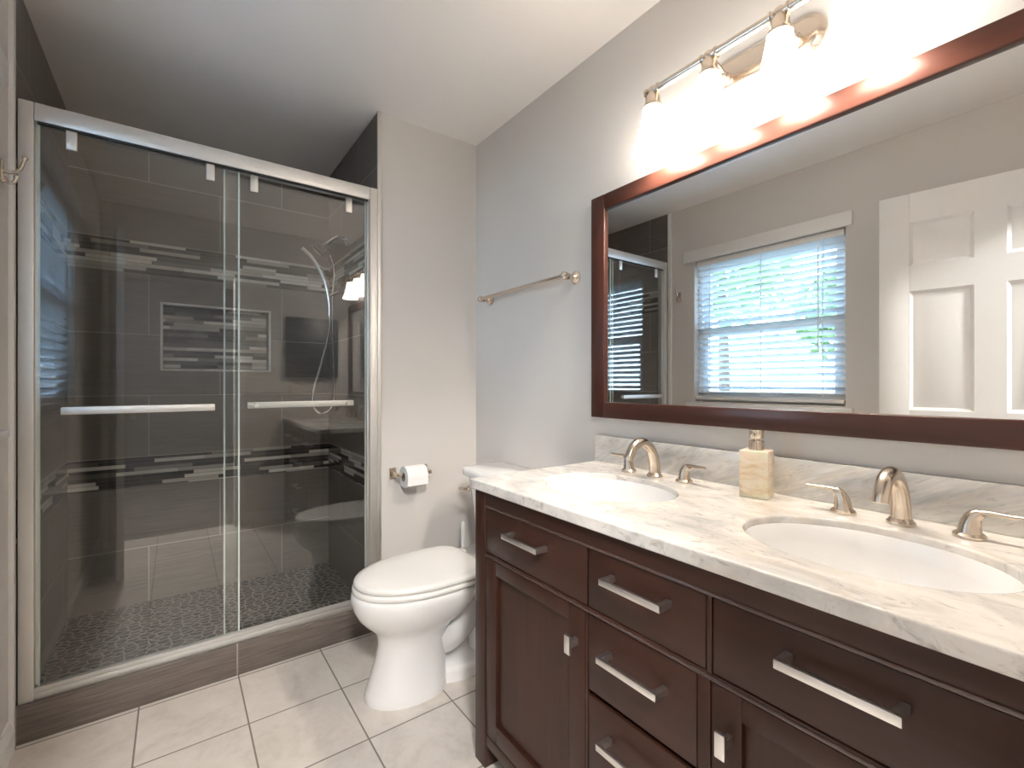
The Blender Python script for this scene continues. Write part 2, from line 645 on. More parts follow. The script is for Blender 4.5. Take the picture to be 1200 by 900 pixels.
# doorway wall behind the camera
DX0, DX1, DZ = -0.36, 0.40, 2.04
wr = MB()
wr.box((XL, YR - 0.12, 0), (DX0, YR, ZC))
wr.box((DX1, YR - 0.12, 0), (XR, YR, ZC))
wr.box((DX0, YR - 0.12, DZ), (DX1, YR, ZC))
struct('wall_rear', wr, M['wall'])
tr = MB()
tr.box((DX1, YR, 0), (DX1 + 0.058, YR + 0.015, DZ + 0.058), 0.004)
tr.box((DX0 - 0.05, YR, 0), (DX0, YR + 0.015, DZ + 0.058), 0.004)
tr.box((DX0, YR, DZ), (DX1, YR + 0.015, DZ + 0.058), 0.004)
tr.box((DX1 - 0.012, YR - 0.12, 0), (DX1, YR, DZ), 0.001)
tr.box((DX0, YR - 0.12, 0), (DX0 + 0.012, YR, DZ), 0.001)
tr.box((DX0, YR - 0.12, DZ - 0.012), (DX1, YR, DZ), 0.001)
struct('trim_1', tr, M['white'])

# the tiled shower alcove
struct('wall_shower_left', MB().box((XL - WT, YB, 0), (TX, SY + 0.1, ZC)), M['tile_left'])
struct('wall_shower_right', MB().box((SX, YB - 0.0, 0), (SX + 0.012, YB + 0.12, ZC)).box((SX, YB + 0.12, 0), (SX + 0.1, SY + 0.1, ZC)), M['tile_right'])
NX0, NX1, NZ0, NZ1, ND = -0.052, 0.438, 1.235, 1.568, 0.09
sb = MB()
sb.box((TX, SY, 0), (NX0, SY + 0.1, ZC))
sb.box((NX1, SY, 0), (SX, SY + 0.1, ZC))
sb.box((NX0, SY, 0), (NX1, SY + 0.1, NZ0))
sb.box((NX0, SY, NZ1), (NX1, SY + 0.1, ZC))
wsb = struct('wall_shower_back', sb, M['tile_back'])
MB().box((NX0, SY + ND - 0.01, NZ0), (NX1, SY + 0.1, NZ1)).build('niche_back', M['niche'], wsb)
nf = MB()
tw = 0.011
nf.box((NX0 - tw, SY - 0.006, NZ0 - tw), (NX0, SY + 0.02, NZ1 + tw), 0.001)
nf.box((NX1, SY - 0.006, NZ0 - tw), (NX1 + tw, SY + 0.02, NZ1 + tw), 0.001)
nf.box((NX0, SY - 0.006, NZ0 - tw), (NX1, SY + 0.02, NZ0), 0.001)
nf.box((NX0, SY - 0.006, NZ1), (NX1, SY + 0.02, NZ1 + tw), 0.001)
nfo = nf.build('niche_edging', M['white'], wsb)
nfo['label'] = 'white edging around the recessed niche'
# edge strips where tile meets paint
struct('trim_2', MB().box((SX - 0.004, YB - 0.006, 0.12), (SX + 0.014, YB + 0.002, ZC), 0.002), M['alu_v'])
struct('trim_3', MB().box((XL, YB - 0.03, 0), (TX, YB - 0.001, ZC), 0.002), M['white'])

def base_profile(mb, a, b, out, h=0.095):
    """baseboard from a to b with its face towards out"""
    a, b, o = Vector((*a, 0)), Vector((*b, 0)), Vector((*out, 0))
    prof = [(0, 0), (0.016, 0), (0.016, h * 0.68), (0.012, h * 0.74), (0.010, h * 0.86), (0.005, h), (0, h)]
    mb.rings([[p + o * d + Vector((0, 0, z)) for d, z in prof] for p in (a, b)])
    return mb
struct('baseboard_left', base_profile(MB(), (XL, 0.0), (XL, YB - 0.031), (1, 0)), M['white'])
struct('baseboard_back', base_profile(MB(), (SX + 0.015, YB), (XR, YB), (0, -1)), M['white'])
struct('baseboard_right', base_profile(MB(), (XR, 1.24), (XR, YB - 0.017), (-1, 0)), M['white'])
struct('baseboard_rear', base_profile(MB(), (DX1 + 0.06, YR), (0.74, YR), (0, 1)), M['white'])

# curb
struct('shower_curb', MB().box((XL + 0.003, YB - 0.012, 0), (SX + 0.004, YB + 0.1, 0.122), 0.003), M['curb'])

# ------------------------------------------------------------------ window in the left wall
wx = XL - 0.115
win = MB()
fw = 0.045
def frame_yz(mb, x0, x1, y0, y1, z0, z1, w, bev=0.003):
    mb.box((x0, y0, z0), (x1, y0 + w, z1), bev)
    mb.box((x0, y1 - w, z0), (x1, y1, z1), bev)
    mb.box((x0, y0 + w, z0), (x1, y1 - w, z0 + w), bev)
    mb.box((x0, y0 + w, z1 - w), (x1, y1 - w, z1), bev)
frame_yz(win, wx, wx + 0.06, WY0, WY1, WZ0, WZ1, 0.03)
w1 = struct('window_1', win, M['white'])
zm = 1.53
lo = MB(); frame_yz(lo, wx + 0.028, wx + 0.055, WY0 + 0.03, WY1 - 0.03, WZ0 + 0.03, zm + 0.02, fw)
lo_o = lo.build('lower_sash', M['white'], w1)
up = MB(); frame_yz(up, wx + 0.002, wx + 0.027, WY0 + 0.03, WY1 - 0.03, zm - 0.02, WZ1 - 0.03, fw)
up_o = up.build('upper_sash', M['white'], w1)
MB().box((wx + 0.039, WY0 + 0.07, WZ0 + 0.07), (wx + 0.043, WY1 - 0.07, zm - 0.02)).build('pane', M['win_glass'], lo_o)
MB().box((wx + 0.012, WY0 + 0.07, zm + 0.02), (wx + 0.016, WY1 - 0.07, WZ1 - 0.07)).build('pane', M['win_glass'], up_o)
MB().box((XL - 0.055, 0.945, 0.998), (XL + 0.033, 1.963, 1.022), 0.004).build('window_sill', M['white'], w1)

bl = thing('window_blind', 'white horizontal slat blind covering the window, under a flat valance', 'window blind', (XL, 1.45, WZ0))
MB().box((XL + 0.001, 0.949, 2.032), (XL + 0.026, 1.985, 2.112), 0.004).build('valance', M['white'], bl)
MB().box((XL - 0.052, WY0 + 0.01, 1.995), (XL - 0.006, WY1 - 0.012, 2.03), 0.003).build('head_rail', M['white'], bl)
MB().box((XL - 0.052, WY0 + 0.01, 1.045), (XL - 0.006, WY1 - 0.012, 1.066), 0.003).build('bottom_rail', M['white'], bl)
sl = MB()
nsl = 23
tilt = math.radians(24)
for i in range(nsl):
    z = 1.088 + (1.985 - 1.088) * i / (nsl - 1)
    rr = []
    prof = []
    for k in range(7):
        s = (k / 6 - 0.5) * 0.049
        prof.append((s, 0.0035 * (1 - (2 * s / 0.049) ** 2)))
    pr = [(s, h + 0.0013) for s, h in prof] + [(s, h - 0.0013) for s, h in reversed(prof)]
    for y in (WY0 + 0.012, WY1 - 0.014):
        rr.append([(XL - 0.029 + s * math.cos(tilt) - h * math.sin(tilt), y, z + s * math.sin(tilt) + h * math.cos(tilt)) for s, h in pr])
    sl.rings(rr)
sl.build('slats', M['slat'], bl)
for y in (1.10, 1.45, 1.80):
    MB().box((XL - 0.006, y - 0.002, 1.06), (XL - 0.0045, y + 0.002, 2.0)).build('ladder_cord', M['slat'], bl)
MB().tube([(XL + 0.004, 1.12, 2.03), (XL + 0.004, 1.12, 1.35)], 0.003, 8).build('tilt_wand', M['white'], bl)

# ------------------------------------------------------------------ the open six-panel door along the left wall
hx, hy = -0.362, 0.020
ex, ey = -0.258, 0.785
DW = math.hypot(ex - hx, ey - hy)
dt = 0.035
dh = 2.07
dvec = Vector((ex - hx, ey - hy, 0)).normalized()
dn = Vector((dvec.y, -dvec.x, 0))          # towards the room
class DoorMB(MB):
    def dbox(self, u0, u1, z0, z1, d0, d1, bev=0.002):
        b = MB().box((u0, d0, z0), (u1, d1, z1), bev)
        for v in b.bm.verts:
            u, d, z = v.co
            v.co = Vector((hx, hy, 0)) + dvec * u + dn * d + Vector((0, 0, z))
        self._merge(b.bm)
dm = DoorMB()
st = 0.115
cols = [(st, DW / 2 - 0.05), (DW / 2 + 0.05, DW - st)]
rows = [(0.24, 0.86), (1.03, 1.60), (1.72, 1.93)]
zlev = [0.012] + [z for r in rows for z in r] + [dh]
dm.dbox(0, st, 0.012, dh, -dt / 2, dt / 2)
dm.dbox(DW - st, DW, 0.012, dh, -dt / 2, dt / 2)
dm.dbox(DW / 2 - 0.05, DW / 2 + 0.05, 0.012, dh, -dt / 2, dt / 2, 0)
for a, b in ((0.012, 0.24), (0.86, 1.03), (1.60, 1.72), (1.93, dh)):
    for c0, c1 in cols:
        dm.dbox(c0, c1, a, b, -dt / 2, dt / 2, 0)
dm.dbox(st, DW - st, 0.2, 1.95, -0.006, 0.006, 0)
d1 = struct('door_1', dm, M['door'])
for c0, c1 in cols:
    for r0, r1 in rows:
        pn = DoorMB()
        for s in (1, -1):
            # moulding slope then raised field
            def P(u, z, d):
                return Vector((hx, hy, 0)) + dvec * u + dn * (d * s) + Vector((0, 0, z))
            lev = [(0.0, dt / 2), (0.014, 0.008), (0.022, 0.008), (0.05, dt / 2 - 0.003)]
            rg = [[P(c0 + k, r0 + k, d), P(c1 - k, r0 + k, d), P(c1 - k, r1 - k, d), P(c0 + k, r1 - k, d)] for k, d in lev]
            pn.rings(rg, cap0=False)
        pn.build('raised_panel', M['door'], d1, sharp=20)
kb = DoorMB()
kc = Vector((hx, hy, 0.97)) + dvec * (DW - 0.065)
kb.lathe([(0.03, 0), (0.03, 0.006), (0.012, 0.012), (0.012, 0.03), (0.026, 0.045), (0.028, 0.055), (0.015, 0.066), (0.001, 0.068)], kc + dn * (dt / 2), dn)
kb.build('door_knob', M['nickel'], d1)

# ------------------------------------------------------------------ hall beyond the doorway
HY = -3.0
struct('floor_hall', MB().box((-1.3, HY, -0.1), (1.5, -0.13, 0.0)), M['carpet'])
struct('ceiling_hall', MB().box((-1.3, HY, ZC), (1.5, -0.14, ZC + 0.1)), M['ceil'])
struct('wall_hall_left', MB().box((-1.42, HY, 0), (-1.3, -0.13, ZC)), M['hall_wall'])
struct('wall_hall_right', MB().box((1.5, HY, 0), (1.62, -0.13, ZC)), M['hall_wall'])
struct('wall_hall_rear', MB().box((-1.42, HY - 0.12, 0), (1.62, HY, ZC)), M['hall_wall'])
struct('wall_hall_front', MB().box((-1.42, -0.16, 0), (XL - WT, -0.14, ZC)).box((XR + WT, -0.16, 0), (1.62, -0.14, ZC)), M['wall'])
hl = thing('hall_fill_light', 'round glowing dome added on the unseen hall ceiling as fill light', 'fill light', (-0.22, -0.90, ZC))  # dome added out of view to fill the bathroom with light
MB().lathe([(0.17, -0.0), (0.17, -0.022), (0.15, -0.03)], (-0.22, -0.90, ZC - 0.0005), n=32).build('base', M['nickel'], hl)
MB().lathe([(0.155, -0.024), (0.15, -0.05), (0.12, -0.085), (0.07, -0.105), (0.004, -0.112)], (-0.22, -0.90, ZC), n=32).build('fill_dome', M['hall_fill'], hl)

# ------------------------------------------------------------------ shower enclosure
y0 = 2.128
se = thing('shower_enclosure', 'framed sliding glass shower enclosure on the tiled curb', 'shower enclosure', (0.18, y0 + 0.03, 0.122))
hr = MB().box((-0.372, y0, 2.014), (0.733, y0 + 0.058, 2.073), 0.004).build('header_rail', M['alu'], se)
MB().box((-0.364, y0 + 0.003, 2.0065), (0.725, y0 + 0.012, 2.0138)).build('dark_slot', M['slot_black'], hr)  # black strip standing in for the dark of a recessed slot
for a, b, c in ((-0.409, -0.372, 'l'), (0.733, 0.769, 'r')):
    j = MB().box((a, y0, 0.122), (b, y0 + 0.058, 2.073), 0.003)
    jx = b if c == 'l' else a
    sgn = 1 if c == 'l' else -1
    j.box((jx - 0.0 if sgn > 0 else jx - 0.008, y0 + 0.018, 0.165), (jx + 0.008 if sgn > 0 else jx, y0 + 0.05, 2.014), 0.001)
    j.build('jamb', M['alu_v'], se)
MB().box((-0.372, y0 + 0.004, 0.122), (0.733, y0 + 0.05, 0.146), 0.003).box((-0.372, y0 + 0.004, 0.146), (0.733, y0 + 0.010, 0.163), 0.001).box((-0.372, y0 + 0.027, 0.146), (0.733, y0 + 0.031, 0.160), 0.001).build('bottom_track', M['alu'], se)

def sliding_door(x0, x1, y, bar, side, tabs):
    g = MB()
    z0, z1 = 0.150, 2.012
    t = 0.006
    g.quad((x0, y, z0), (x1, y, z0), (x1, y, z1), (x0, y, z1))
    g.quad((x0, y + t, z0), (x1, y + t, z0), (x1, y + t, z1), (x0, y + t, z1))
    o = g.build('sliding_glass_door', M['glass'], se)
    for nm, a, b in (('glass_edge', x0, x0 + 0.006), ('glass_edge', x1 - 0.006, x1)):
        MB().box((a, y + 0.0005, z0), (b, y + t - 0.0005, z1)).build(nm, M['glass_edge'], o)
    ya, yb = (y - 0.045, y - 0.027) if side < 0 else (y + t + 0.027, y + t + 0.045)
    bb = MB().box((bar[0], ya, 1.053), (bar[1], yb, 1.079), 0.003)
    for xx in (bar[0] + 0.03, bar[1] - 0.03):
        bb.lathe([(0.009, 0), (0.009, 0.03)], (xx, (y - 0.0295) if side < 0 else (y + t - 0.0005), 1.066), (0, 1, 0), 16)
    bb.build('towel_bar', M['alu'], o)
    for xx in tabs:
        MB().box((xx - 0.014, y - 0.009, 1.945), (xx + 0.014, y - 0.001, 2.012), 0.002).build('hanger_bracket', M['alu_v'], o)
    return o
sliding_door(-0.366, 0.209, y0 + 0.014, (-0.305, 0.123), -1, (-0.283, 0.110))
sliding_door(0.155, 0.727, y0 + 0.036, (0.243, 0.680), 1, (0.262, 0.645))

# shower fixtures on the tiled wall
sh = thing('shower_set', 'chrome shower head with a curved hand shower and looping hose behind the glass', 'shower', (SX, 2.62, 1.95))
hs = sh
MB().lathe([(0.03, 0), (0.03, 0.004), (0.012, 0.014)], (SX, 2.62, 1.955), (-1, 0, 0)).build('wall_flange', M['chrome'], sh)
MB().tube([(SX - 0.005, 2.62, 1.955), (SX - 0.05, 2.62, 1.962), (SX - 0.10, 2.62, 1.925), (SX - 0.115, 2.62, 1.90)], 0.010).build('shower_arm', M['chrome'], sh)
MB().lathe([(0.014, 0), (0.018, 0.018), (0.052, 0.036), (0.055, 0.046), (0.045, 0.05)], (SX - 0.113, 2.62, 1.912), (-0.5, -0.15, -0.85)).build('spray_face', M['chrome'], sh)
MB().tube([(0.535, 2.60, 1.868), (0.585, 2.60, 1.825), (0.625, 2.60, 1.765), (0.655, 2.60, 1.69), (0.672, 2.60, 1.60), (0.675, 2.60, 1.52)],
          [0.016, 0.017, 0.013, 0.011, 0.011, 0.009]).build('wand', M['chrome'], hs)
MB().tube([(0.675, 2.60, 1.525), (0.672, 2.60, 1.44), (0.640, 2.60, 1.30), (0.600, 2.60, 1.15), (0.590, 2.60, 1.05), (0.625, 2.60, 1.00), (0.680, 2.60, 1.02), (0.700, 2.60, 1.12),
           (0.692, 2.60, 1.35), (0.690, 2.60, 1.62), (0.700, 2.60, 1.76), (0.682, 2.60, 1.84), (0.655, 2.612, 1.895)], 0.0065, 8, 8).build('hose', M['chrome'], hs)
MB().tube([(0.672, 2.60, 1.63), (0.72, 2.60, 1.655), (SX, 2.60, 1.66)], 0.009).lathe([(0.022, 0), (0.022, 0.005), (0.012, 0.012)], (SX, 2.60, 1.66), (-1, 0, 0)).build('wall_bracket', M['chrome'], hs)

# ------------------------------------------------------------------ vanity cabinet
FX = 0.752
CY0, CY1 = 0.0, 1.222
CT, CB = 0.833, 0.09
va = thing('vanity_cabinet', 'dark espresso double vanity cabinet with bar pulls under the marble top', 'vanity cabinet', (1.03, 0.611, 0))
bd = MB()
bd.box((FX + 0.02, CY0 + 0.02, CB + 0.01), (XR - 0.008, CY1 - 0.02, CB + 0.028))            # bottom
bd.box((FX + 0.02, CY0 + 0.01, CB), (XR - 0.008, CY0 + 0.03, CT))                        # sides
bd.box((FX + 0.02, CY1 - 0.03, CB), (XR - 0.008, CY1 - 0.01, CT))
bd.box((XR - 0.02, CY0 + 0.03, CB), (XR - 0.008, CY1 - 0.03, CT))                        # back
bd.box((FX + 0.02, CY0 + 0.03, CB + 0.028), (FX + 0.03, CY1 - 0.03, CT - 0.01))          # behind the fronts
bd.build('carcass', M['cab'], va)
ffm = MB()
p0, p1 = CY0 + 0.055, CY1 - 0.055
ffm.box((FX, p0, 0.792), (FX + 0.02, p1, CT), 0.0015)             # top rail
ffm.box((FX, p0, 0.640), (FX + 0.02, p1, 0.652), 0.0015)          # mid rail
ffm.box((FX, p0, 0.070), (FX + 0.02, p1, 0.104), 0.0015)          # bottom rail
ffm.box((FX, 0.443, 0.652), (FX + 0.02, 0.453, 0.792), 0.001)
ffm.box((FX, 0.446, 0.104), (FX + 0.02, 0.470, 0.640), 0.001)
ffm.box((FX, 0.741, 0.104), (FX + 0.02, 0.748, 0.640), 0.001)
ffm.build('face_frame', M['cab_h'], va)
for zb_ in (0.790, 0.644):
    MB().tube([(FX + 0.0005, p0, zb_), (FX + 0.0005, p1, zb_)], 0.0040, 12, smooth=False).build('bead_moulding', M['bead'], va)
for (lx, ly) in ((FX - 0.002, CY1 - 0.055), (FX - 0.002, CY0), (XR - 0.065, CY1 - 0.055), (XR - 0.065, CY0)):
    MB().box((lx, ly, 0.0), (lx + 0.055, ly + 0.055, CT), 0.003).build('corner_post', M['cab'], va)
def end_panel(ya, yb):
    MB().box((FX + 0.053, ya, CB), (XR - 0.065, yb, CT), 0.0015).build('end_panel', M['cab'], va)
end_panel(CY1 - 0.012, CY1 - 0.004)
end_panel(CY0 + 0.004, CY0 + 0.012)

def pull(par, yc, zc, ln=0.15):
    h = MB()
    t = 0.0135
    xo = FX - 0.039
    h.box((xo, yc - ln / 2, zc - t / 2), (xo + 0.008, yc + ln / 2, zc + t / 2), 0.001)
    for s in (-1, 1):
        ys = yc + s * (ln / 2 - 0.006)
        h.box((xo + 0.004, ys - 0.006, zc - t / 2), (FX + 0.0005, ys + 0.006, zc + t / 2), 0.001)
        # rounded inner corner
        yi = ys - s * 0.006
        pts = [(xo + 0.0075, yi), (xo + 0.0075, yi - s * 0.007), (xo + 0.010, yi - s * 0.0025), (xo + 0.0145, yi)]
        h.rings([[(x, y, zz) for x, y in pts] for zz in (zc - t / 2 + 0.0008, zc + t / 2 - 0.0008)])
    h.build('bar_pull', M['satin'], par)

def drawer(ya, yb, za, zb, pz):
    g = 0.0022
    o = MB().box((FX + 0.0006, ya + g, za + g), (FX + 0.0196, yb - g, zb - g), 0.0018).build('drawer', M['cab_h'], va)
    pull(o, (ya + yb) / 2, pz)
    return o
drawer(0.742, p1, 0.652, 0.787, 0.742)
drawer(0.453, 0.742, 0.652, 0.787, 0.742)
drawer(p0, 0.443, 0.652, 0.787, 0.742)
drawer(0.470, 0.741, 0.466, 0.640, 0.575)
drawer(0.470, 0.741, 0.285, 0.458, 0.392)
drawer(0.470, 0.741, 0.104, 0.277, 0.205)

def cab_door(ya, yb, knob_y):
    g = 0.0022
    ya, yb, za, zb = ya + g, yb - g, 0.104 + g, 0.640 - g
    w = 0.053
    d = MB()
    d.box((FX + 0.0006, ya, za), (FX + 0.0196, ya + w, zb), 0.0015)
    d.box((FX + 0.0006, yb - w, za), (FX + 0.0196, yb, zb), 0.0015)
    d.box((FX + 0.0006, ya + w, za), (FX + 0.0196, yb - w, za + w), 0.0015)
    d.box((FX + 0.0006, ya + w, zb - w + 0.012), (FX + 0.0196, yb - w, zb), 0.0015)
    o = d.build('door', M['cab'], va)
    MB().box((FX + 0.011, ya + w - 0.002, za + w - 0.002), (FX + 0.0185, yb - w + 0.002, zb - w + 0.014)).build('recessed_panel', M['cab'], o)
    k = MB()
    k.box((FX - 0.031, knob_y - 0.009, 0.538), (FX - 0.023, knob_y + 0.009, 0.580), 0.0012)
    k.box((FX - 0.024, knob_y - 0.006, 0.551), (FX + 0.001, knob_y + 0.006, 0.567), 0.001)
    k.build('knob', M['satin'], o)
cab_door(0.748, p1, 0.778)
cab_door(p0, 0.446, 0.412)

# marble top with two oval cut-outs, and its backsplash
ct = thing('marble_countertop', 'white and grey veined marble vanity top with a low backsplash', 'countertop', (1.03, 0.611, CT))
S1, S2, SA, SB = (1.005, 0.910), (1.005, 0.300), 0.158, 0.203
cb = bmesh.new()
def loop(pts):
    vs = [cb.verts.new(p) for p in pts]
    return [cb.edges.new((vs[i], vs[(i + 1) % len(vs)])) for i in range(len(vs))]
ZT = 0.863
eds = loop([(0.738, -0.005, ZT), (XR - 0.002, -0.005, ZT), (XR - 0.002, 1.236, ZT), (0.738, 1.236, ZT)])
for c in (S1, S2):
    eds += loop([(c[0] + SA * math.cos(2 * PI * k / 56), c[1] + SB * math.sin(2 * PI * k / 56), ZT) for k in range(56)])
bmesh.ops.triangle_fill(cb, edges=eds, use_beauty=True)
for f in list(cb.faces):
    cc = f.calc_center_median()
    if any(((cc.x - c[0]) / SA) ** 2 + ((cc.y - c[1]) / SB) ** 2 < 0.98 for c in (S1, S2)):
        cb.faces.remove(f)
ex_ = bmesh.ops.extrude_face_region(cb, geom=list(cb.faces))
for v in [g for g in ex_['geom'] if isinstance(g, bmesh.types.BMVert)]:
    v.co.z -= ZT - CT
sm_ = MB()
sm_._merge(cb)
slab = sm_.build('slab', M['marble'], ct)
bv = slab.modifiers.new('edge', 'BEVEL')
bv.width = 0.004
bv.segments = 3
bv.limit_method = 'ANGLE'
bv.angle_limit = math.radians(50)
MB().box((XR - 0.021, -0.005, ZT + 0.0003), (XR - 0.001, 1.236, 0.961), 0.002).build('backsplash', M['marble_back'], ct)

def sink(c, label):
    s = thing('sink_basin', label, 'sink', (c[0], c[1], 0.70))
    rr = []
    for k, (f, z) in enumerate([(1.07, CT - 0.0015), (0.996, CT - 0.0015), (0.996, ZT - 0.017), (0.985, ZT - 0.0155), (0.972, ZT - 0.018), (0.955, 0.815), (0.88, 0.755), (0.72, 0.722), (0.48, 0.705), (0.22, 0.699), (0.13, 0.697)]):
        rr.append([(c[0] + SA * f * math.cos(2 * PI * i / 48), c[1] + (SB * f if f > 0.3 else SA * f) * math.sin(2 * PI * i / 48), z) for i in range(48)])
    rr2 = [[(c[0] + (p[0] - c[0]) * 1.03, c[1] + (p[1] - c[1]) * 1.03, p[2] - 0.010) for p in r] for r in reversed(rr[:1] + rr[5:])]
    MB().rings(rr + rr2, closed=True).build('bowl', M['porcelain'], s, sharp=60)
    MB().lathe([(0.026, -0.004), (0.026, 0.002), (0.020, 0.003), (0.018, 0.000)], (c[0], c[1], 0.699)).build('drain', M['nickel'], s)
sink(S1, 'white oval undermount basin at the toilet end of the marble top')
sink(S2, 'white oval undermount basin between the soap dispenser and the doorway end')
def faucet(yc, label):
    bx = 1.222
    f = thing('faucet', label, 'faucet', (bx, yc, ZT))
    ZF = ZT + 0.0006
    sp = MB()
    sp.lathe([(0.0245, 0.0), (0.0245, 0.005), (0.021, 0.009), (0.0175, 0.015)], (bx, yc, ZF))
    sp.tube([(bx, yc, ZF + 0.010), (bx - 0.003, yc, ZF + 0.045), (bx - 0.022, yc, ZF + 0.088), (bx - 0.060, yc, ZF + 0.111), (bx - 0.098, yc, ZF + 0.104), (bx - 0.120, yc, ZF + 0.078), (bx - 0.126, yc, ZF + 0.062)],
            [0.0185, 0.0172, 0.0158, 0.0150, 0.0142, 0.0135, 0.0130], 16, 7)
    sp.build('spout', M['nickel'], f)
    for s in (1, -1):
        hy_ = yc + s * 0.103
        hb = MB()
        hb.lathe([(0.0245, 0.0), (0.0245, 0.005), (0.021, 0.009)], (bx, hy_, ZF))
        hb.tube([(bx, hy_, ZF + 0.006), (bx, hy_ + s * 0.001, ZF + 0.024), (bx, hy_ + s * 0.006, ZF + 0.040), (bx, hy_ + s * 0.016, ZF + 0.049)],
                [0.0192, 0.0160, 0.0128, 0.0095], 16)
        ho = hb.build('handle', M['nickel'], f)
        MB().tube([(bx, hy_ + s * 0.008, ZF + 0.046), (bx - 0.002, hy_ + s * 0.022, ZF + 0.051), (bx - 0.004, hy_ + s * 0.048, ZF + 0.051), (bx - 0.006, hy_ + s * 0.072, ZF + 0.052)],
                  [0.0085, 0.0068, 0.0060, 0.0048], 12, 6, 0.75).build('lever', M['nickel'], ho)
faucet(0.911, 'brushed nickel widespread faucet behind the basin nearest the toilet')
faucet(0.300, 'brushed nickel widespread faucet behind the basin closest to the camera')

# soap dispenser
so = thing('soap_dispenser', 'square cream onyx soap dispenser with a metal pump on the marble top', 'soap dispenser', (1.222, 0.596, ZT))
rz = Matrix.Rotation(math.radians(12), 3, 'Z')
MB().box((1.222 - 0.031, 0.596 - 0.034, ZT + 0.0002), (1.222 + 0.031, 0.596 + 0.034, 0.984), 0.003, 2, rz).build('bottle', M['onyx'], so)
pm = MB().lathe([(0.018, 0), (0.018, 0.022), (0.0165, 0.024), (0.007, 0.024), (0.007, 0.030), (0.0165, 0.030), (0.0175, 0.032), (0.0175, 0.050), (0.016, 0.052)], (1.222, 0.596, 0.984))
pm.build('pump', M['nickel'], so)
MB().box((1.222 - 0.024, 0.590, 1.020), (1.222 - 0.010, 0.602, 1.029), 0.003).build('nozzle', M['nickel'], so)

# ------------------------------------------------------------------ big framed mirror
mi = thing('wall_mirror', 'wide dark cherry wood framed mirror on the vanity wall', 'mirror', (XR, 0.625, 1.03))
my0, my1, mz0, mz1, fwid = -0.004, 1.252, 1.029, 1.862, 0.068
fx0, fx1 = XR - 0.026, XR - 0.002
def rail(name, lo_y, hi_y, lo_z, hi_z, m):
    MB().box((fx0, lo_y, lo_z), (fx1, hi_y, hi_z), 0.004, 3).build(name, m, mi)
rail('frame_stile', my1 - fwid, my1, mz0, mz1, M['frame_v'])
rail('frame_stile', my0, my0 + fwid, mz0, mz1, M['frame_v'])
rail('frame_rail', my0 + fwid, my1 - fwid, mz1 - 0.058, mz1, M['frame'])
rail('frame_rail', my0 + fwid, my1 - fwid, mz0, mz0 + 0.058, M['frame'])
MB().box((XR - 0.014, my0 + fwid - 0.004, mz0 + 0.054), (XR - 0.008, my1 - fwid + 0.004, mz1 - 0.054)).build('looking_glass', M['mirror'], mi)

# ------------------------------------------------------------------ four-lamp light bar
LX, LZ = 1.205, 2.070
vl = thing('vanity_light', 'four-lamp brushed nickel light bar with glowing bell shades above the mirror', 'wall light', (XR, 0.615, LZ))
pl = MB()
n = 40
def oval(x, hy, hz):
    pts = []
    for k in range(n):
        a = 2 * PI * k / n
        c, s = math.cos(a), math.sin(a)
        yy = (hy - hz) * (1 if c > 0 else -1) + hz * c
        pts.append((x, 0.625 + yy, 2.045 + hz * s))
    return pts
pl.rings([oval(XR - 0.0005, 0.160, 0.056), oval(XR - 0.008, 0.160, 0.056), oval(XR - 0.012, 0.153, 0.049), oval(XR - 0.016, 0.148, 0.044), oval(XR - 0.022, 0.140, 0.036), oval(XR - 0.023, 0.132, 0.030)])
pl.build('backplate', M['nickel_y'], vl)
lys = [0.906, 0.718, 0.531, 0.344]
MB().tube([(LX, lys[0] + 0.006, LZ), (LX, lys[3] - 0.006, LZ)], 0.012, 16).build('bar', M['nickel_y'], vl)
for i in (1, 2):
    y = lys[i]
    MB().tube([(LX, y, LZ), (LX + 0.05, y, LZ - 0.012), (XR - 0.02, y, 2.04)], 0.008).lathe([(0.016, 0), (0.016, 0.006), (0.011, 0.012), (0.013, 0.018), (0.006, 0.026)], (XR - 0.021, y, 2.04), (-1, 0, 0.1)).build('arm', M['nickel'], vl)
for y in lys:
    k = MB()
    for s in (-1, 1):
        k.lathe([(0.010, 0), (0.0155, 0.003), (0.0155, 0.007), (0.010, 0.010)], (LX, y + s * 0.021 - 0.005, LZ), (0, 1, 0))
    k.sphere((LX, y, LZ), 0.0165, 10)
    k.lathe([(0.012, 0.0), (0.018, -0.014), (0.022, -0.020), (0.024, -0.040), (0.030, -0.048), (0.030, -0.054), (0.012, -0.054)], (LX, y, LZ))
    k.build('lamp_holder', M['nickel'], vl)
    zt, zb = 2.020, 1.880
    prof = [(0.028, 0), (0.031, -0.018), (0.036, -0.045), (0.042, -0.075), (0.050, -0.105), (0.060, -0.128), (0.065, -0.140)]
    inner = [(r - 0.003, h) for r, h in reversed(prof)]
    b = MB()
    rr = [[(LX + r * math.cos(2 * PI * i / 32), y + r * math.sin(2 * PI * i / 32), zt + h) for i in range(32)] for r, h in prof + inner]
    b.rings(rr, closed=True).build('bell_shade', M['shade'], vl)
    MB().sphere((LX, y, 1.915), 0.022, 8, 1.25).build('bulb', M['bulb'], vl)

# ------------------------------------------------------------------ towel bar
tb = thing('towel_rail', 'thin brushed nickel towel bar on the vanity wall above the toilet', 'towel bar', (XR, 1.67, 1.586))
tx = XR - 0.062
for y in (1.985, 1.362):
    q = MB().lathe([(0.027, 0), (0.027, 0.005), (0.022, 0.010), (0.0135, 0.020), (0.0115, 0.040), (0.014, 0.046)], (XR, y, 1.586), (-1, 0, 0))
    q.sphere((tx, y, 1.586), 0.0165, 10)
    q.build('post', M['nickel'], tb)
br = MB().tube([(tx, 2.005, 1.586), (tx, 1.342, 1.586)], 0.0085, 14)
br.build('bar', M['nickel_y'], tb)

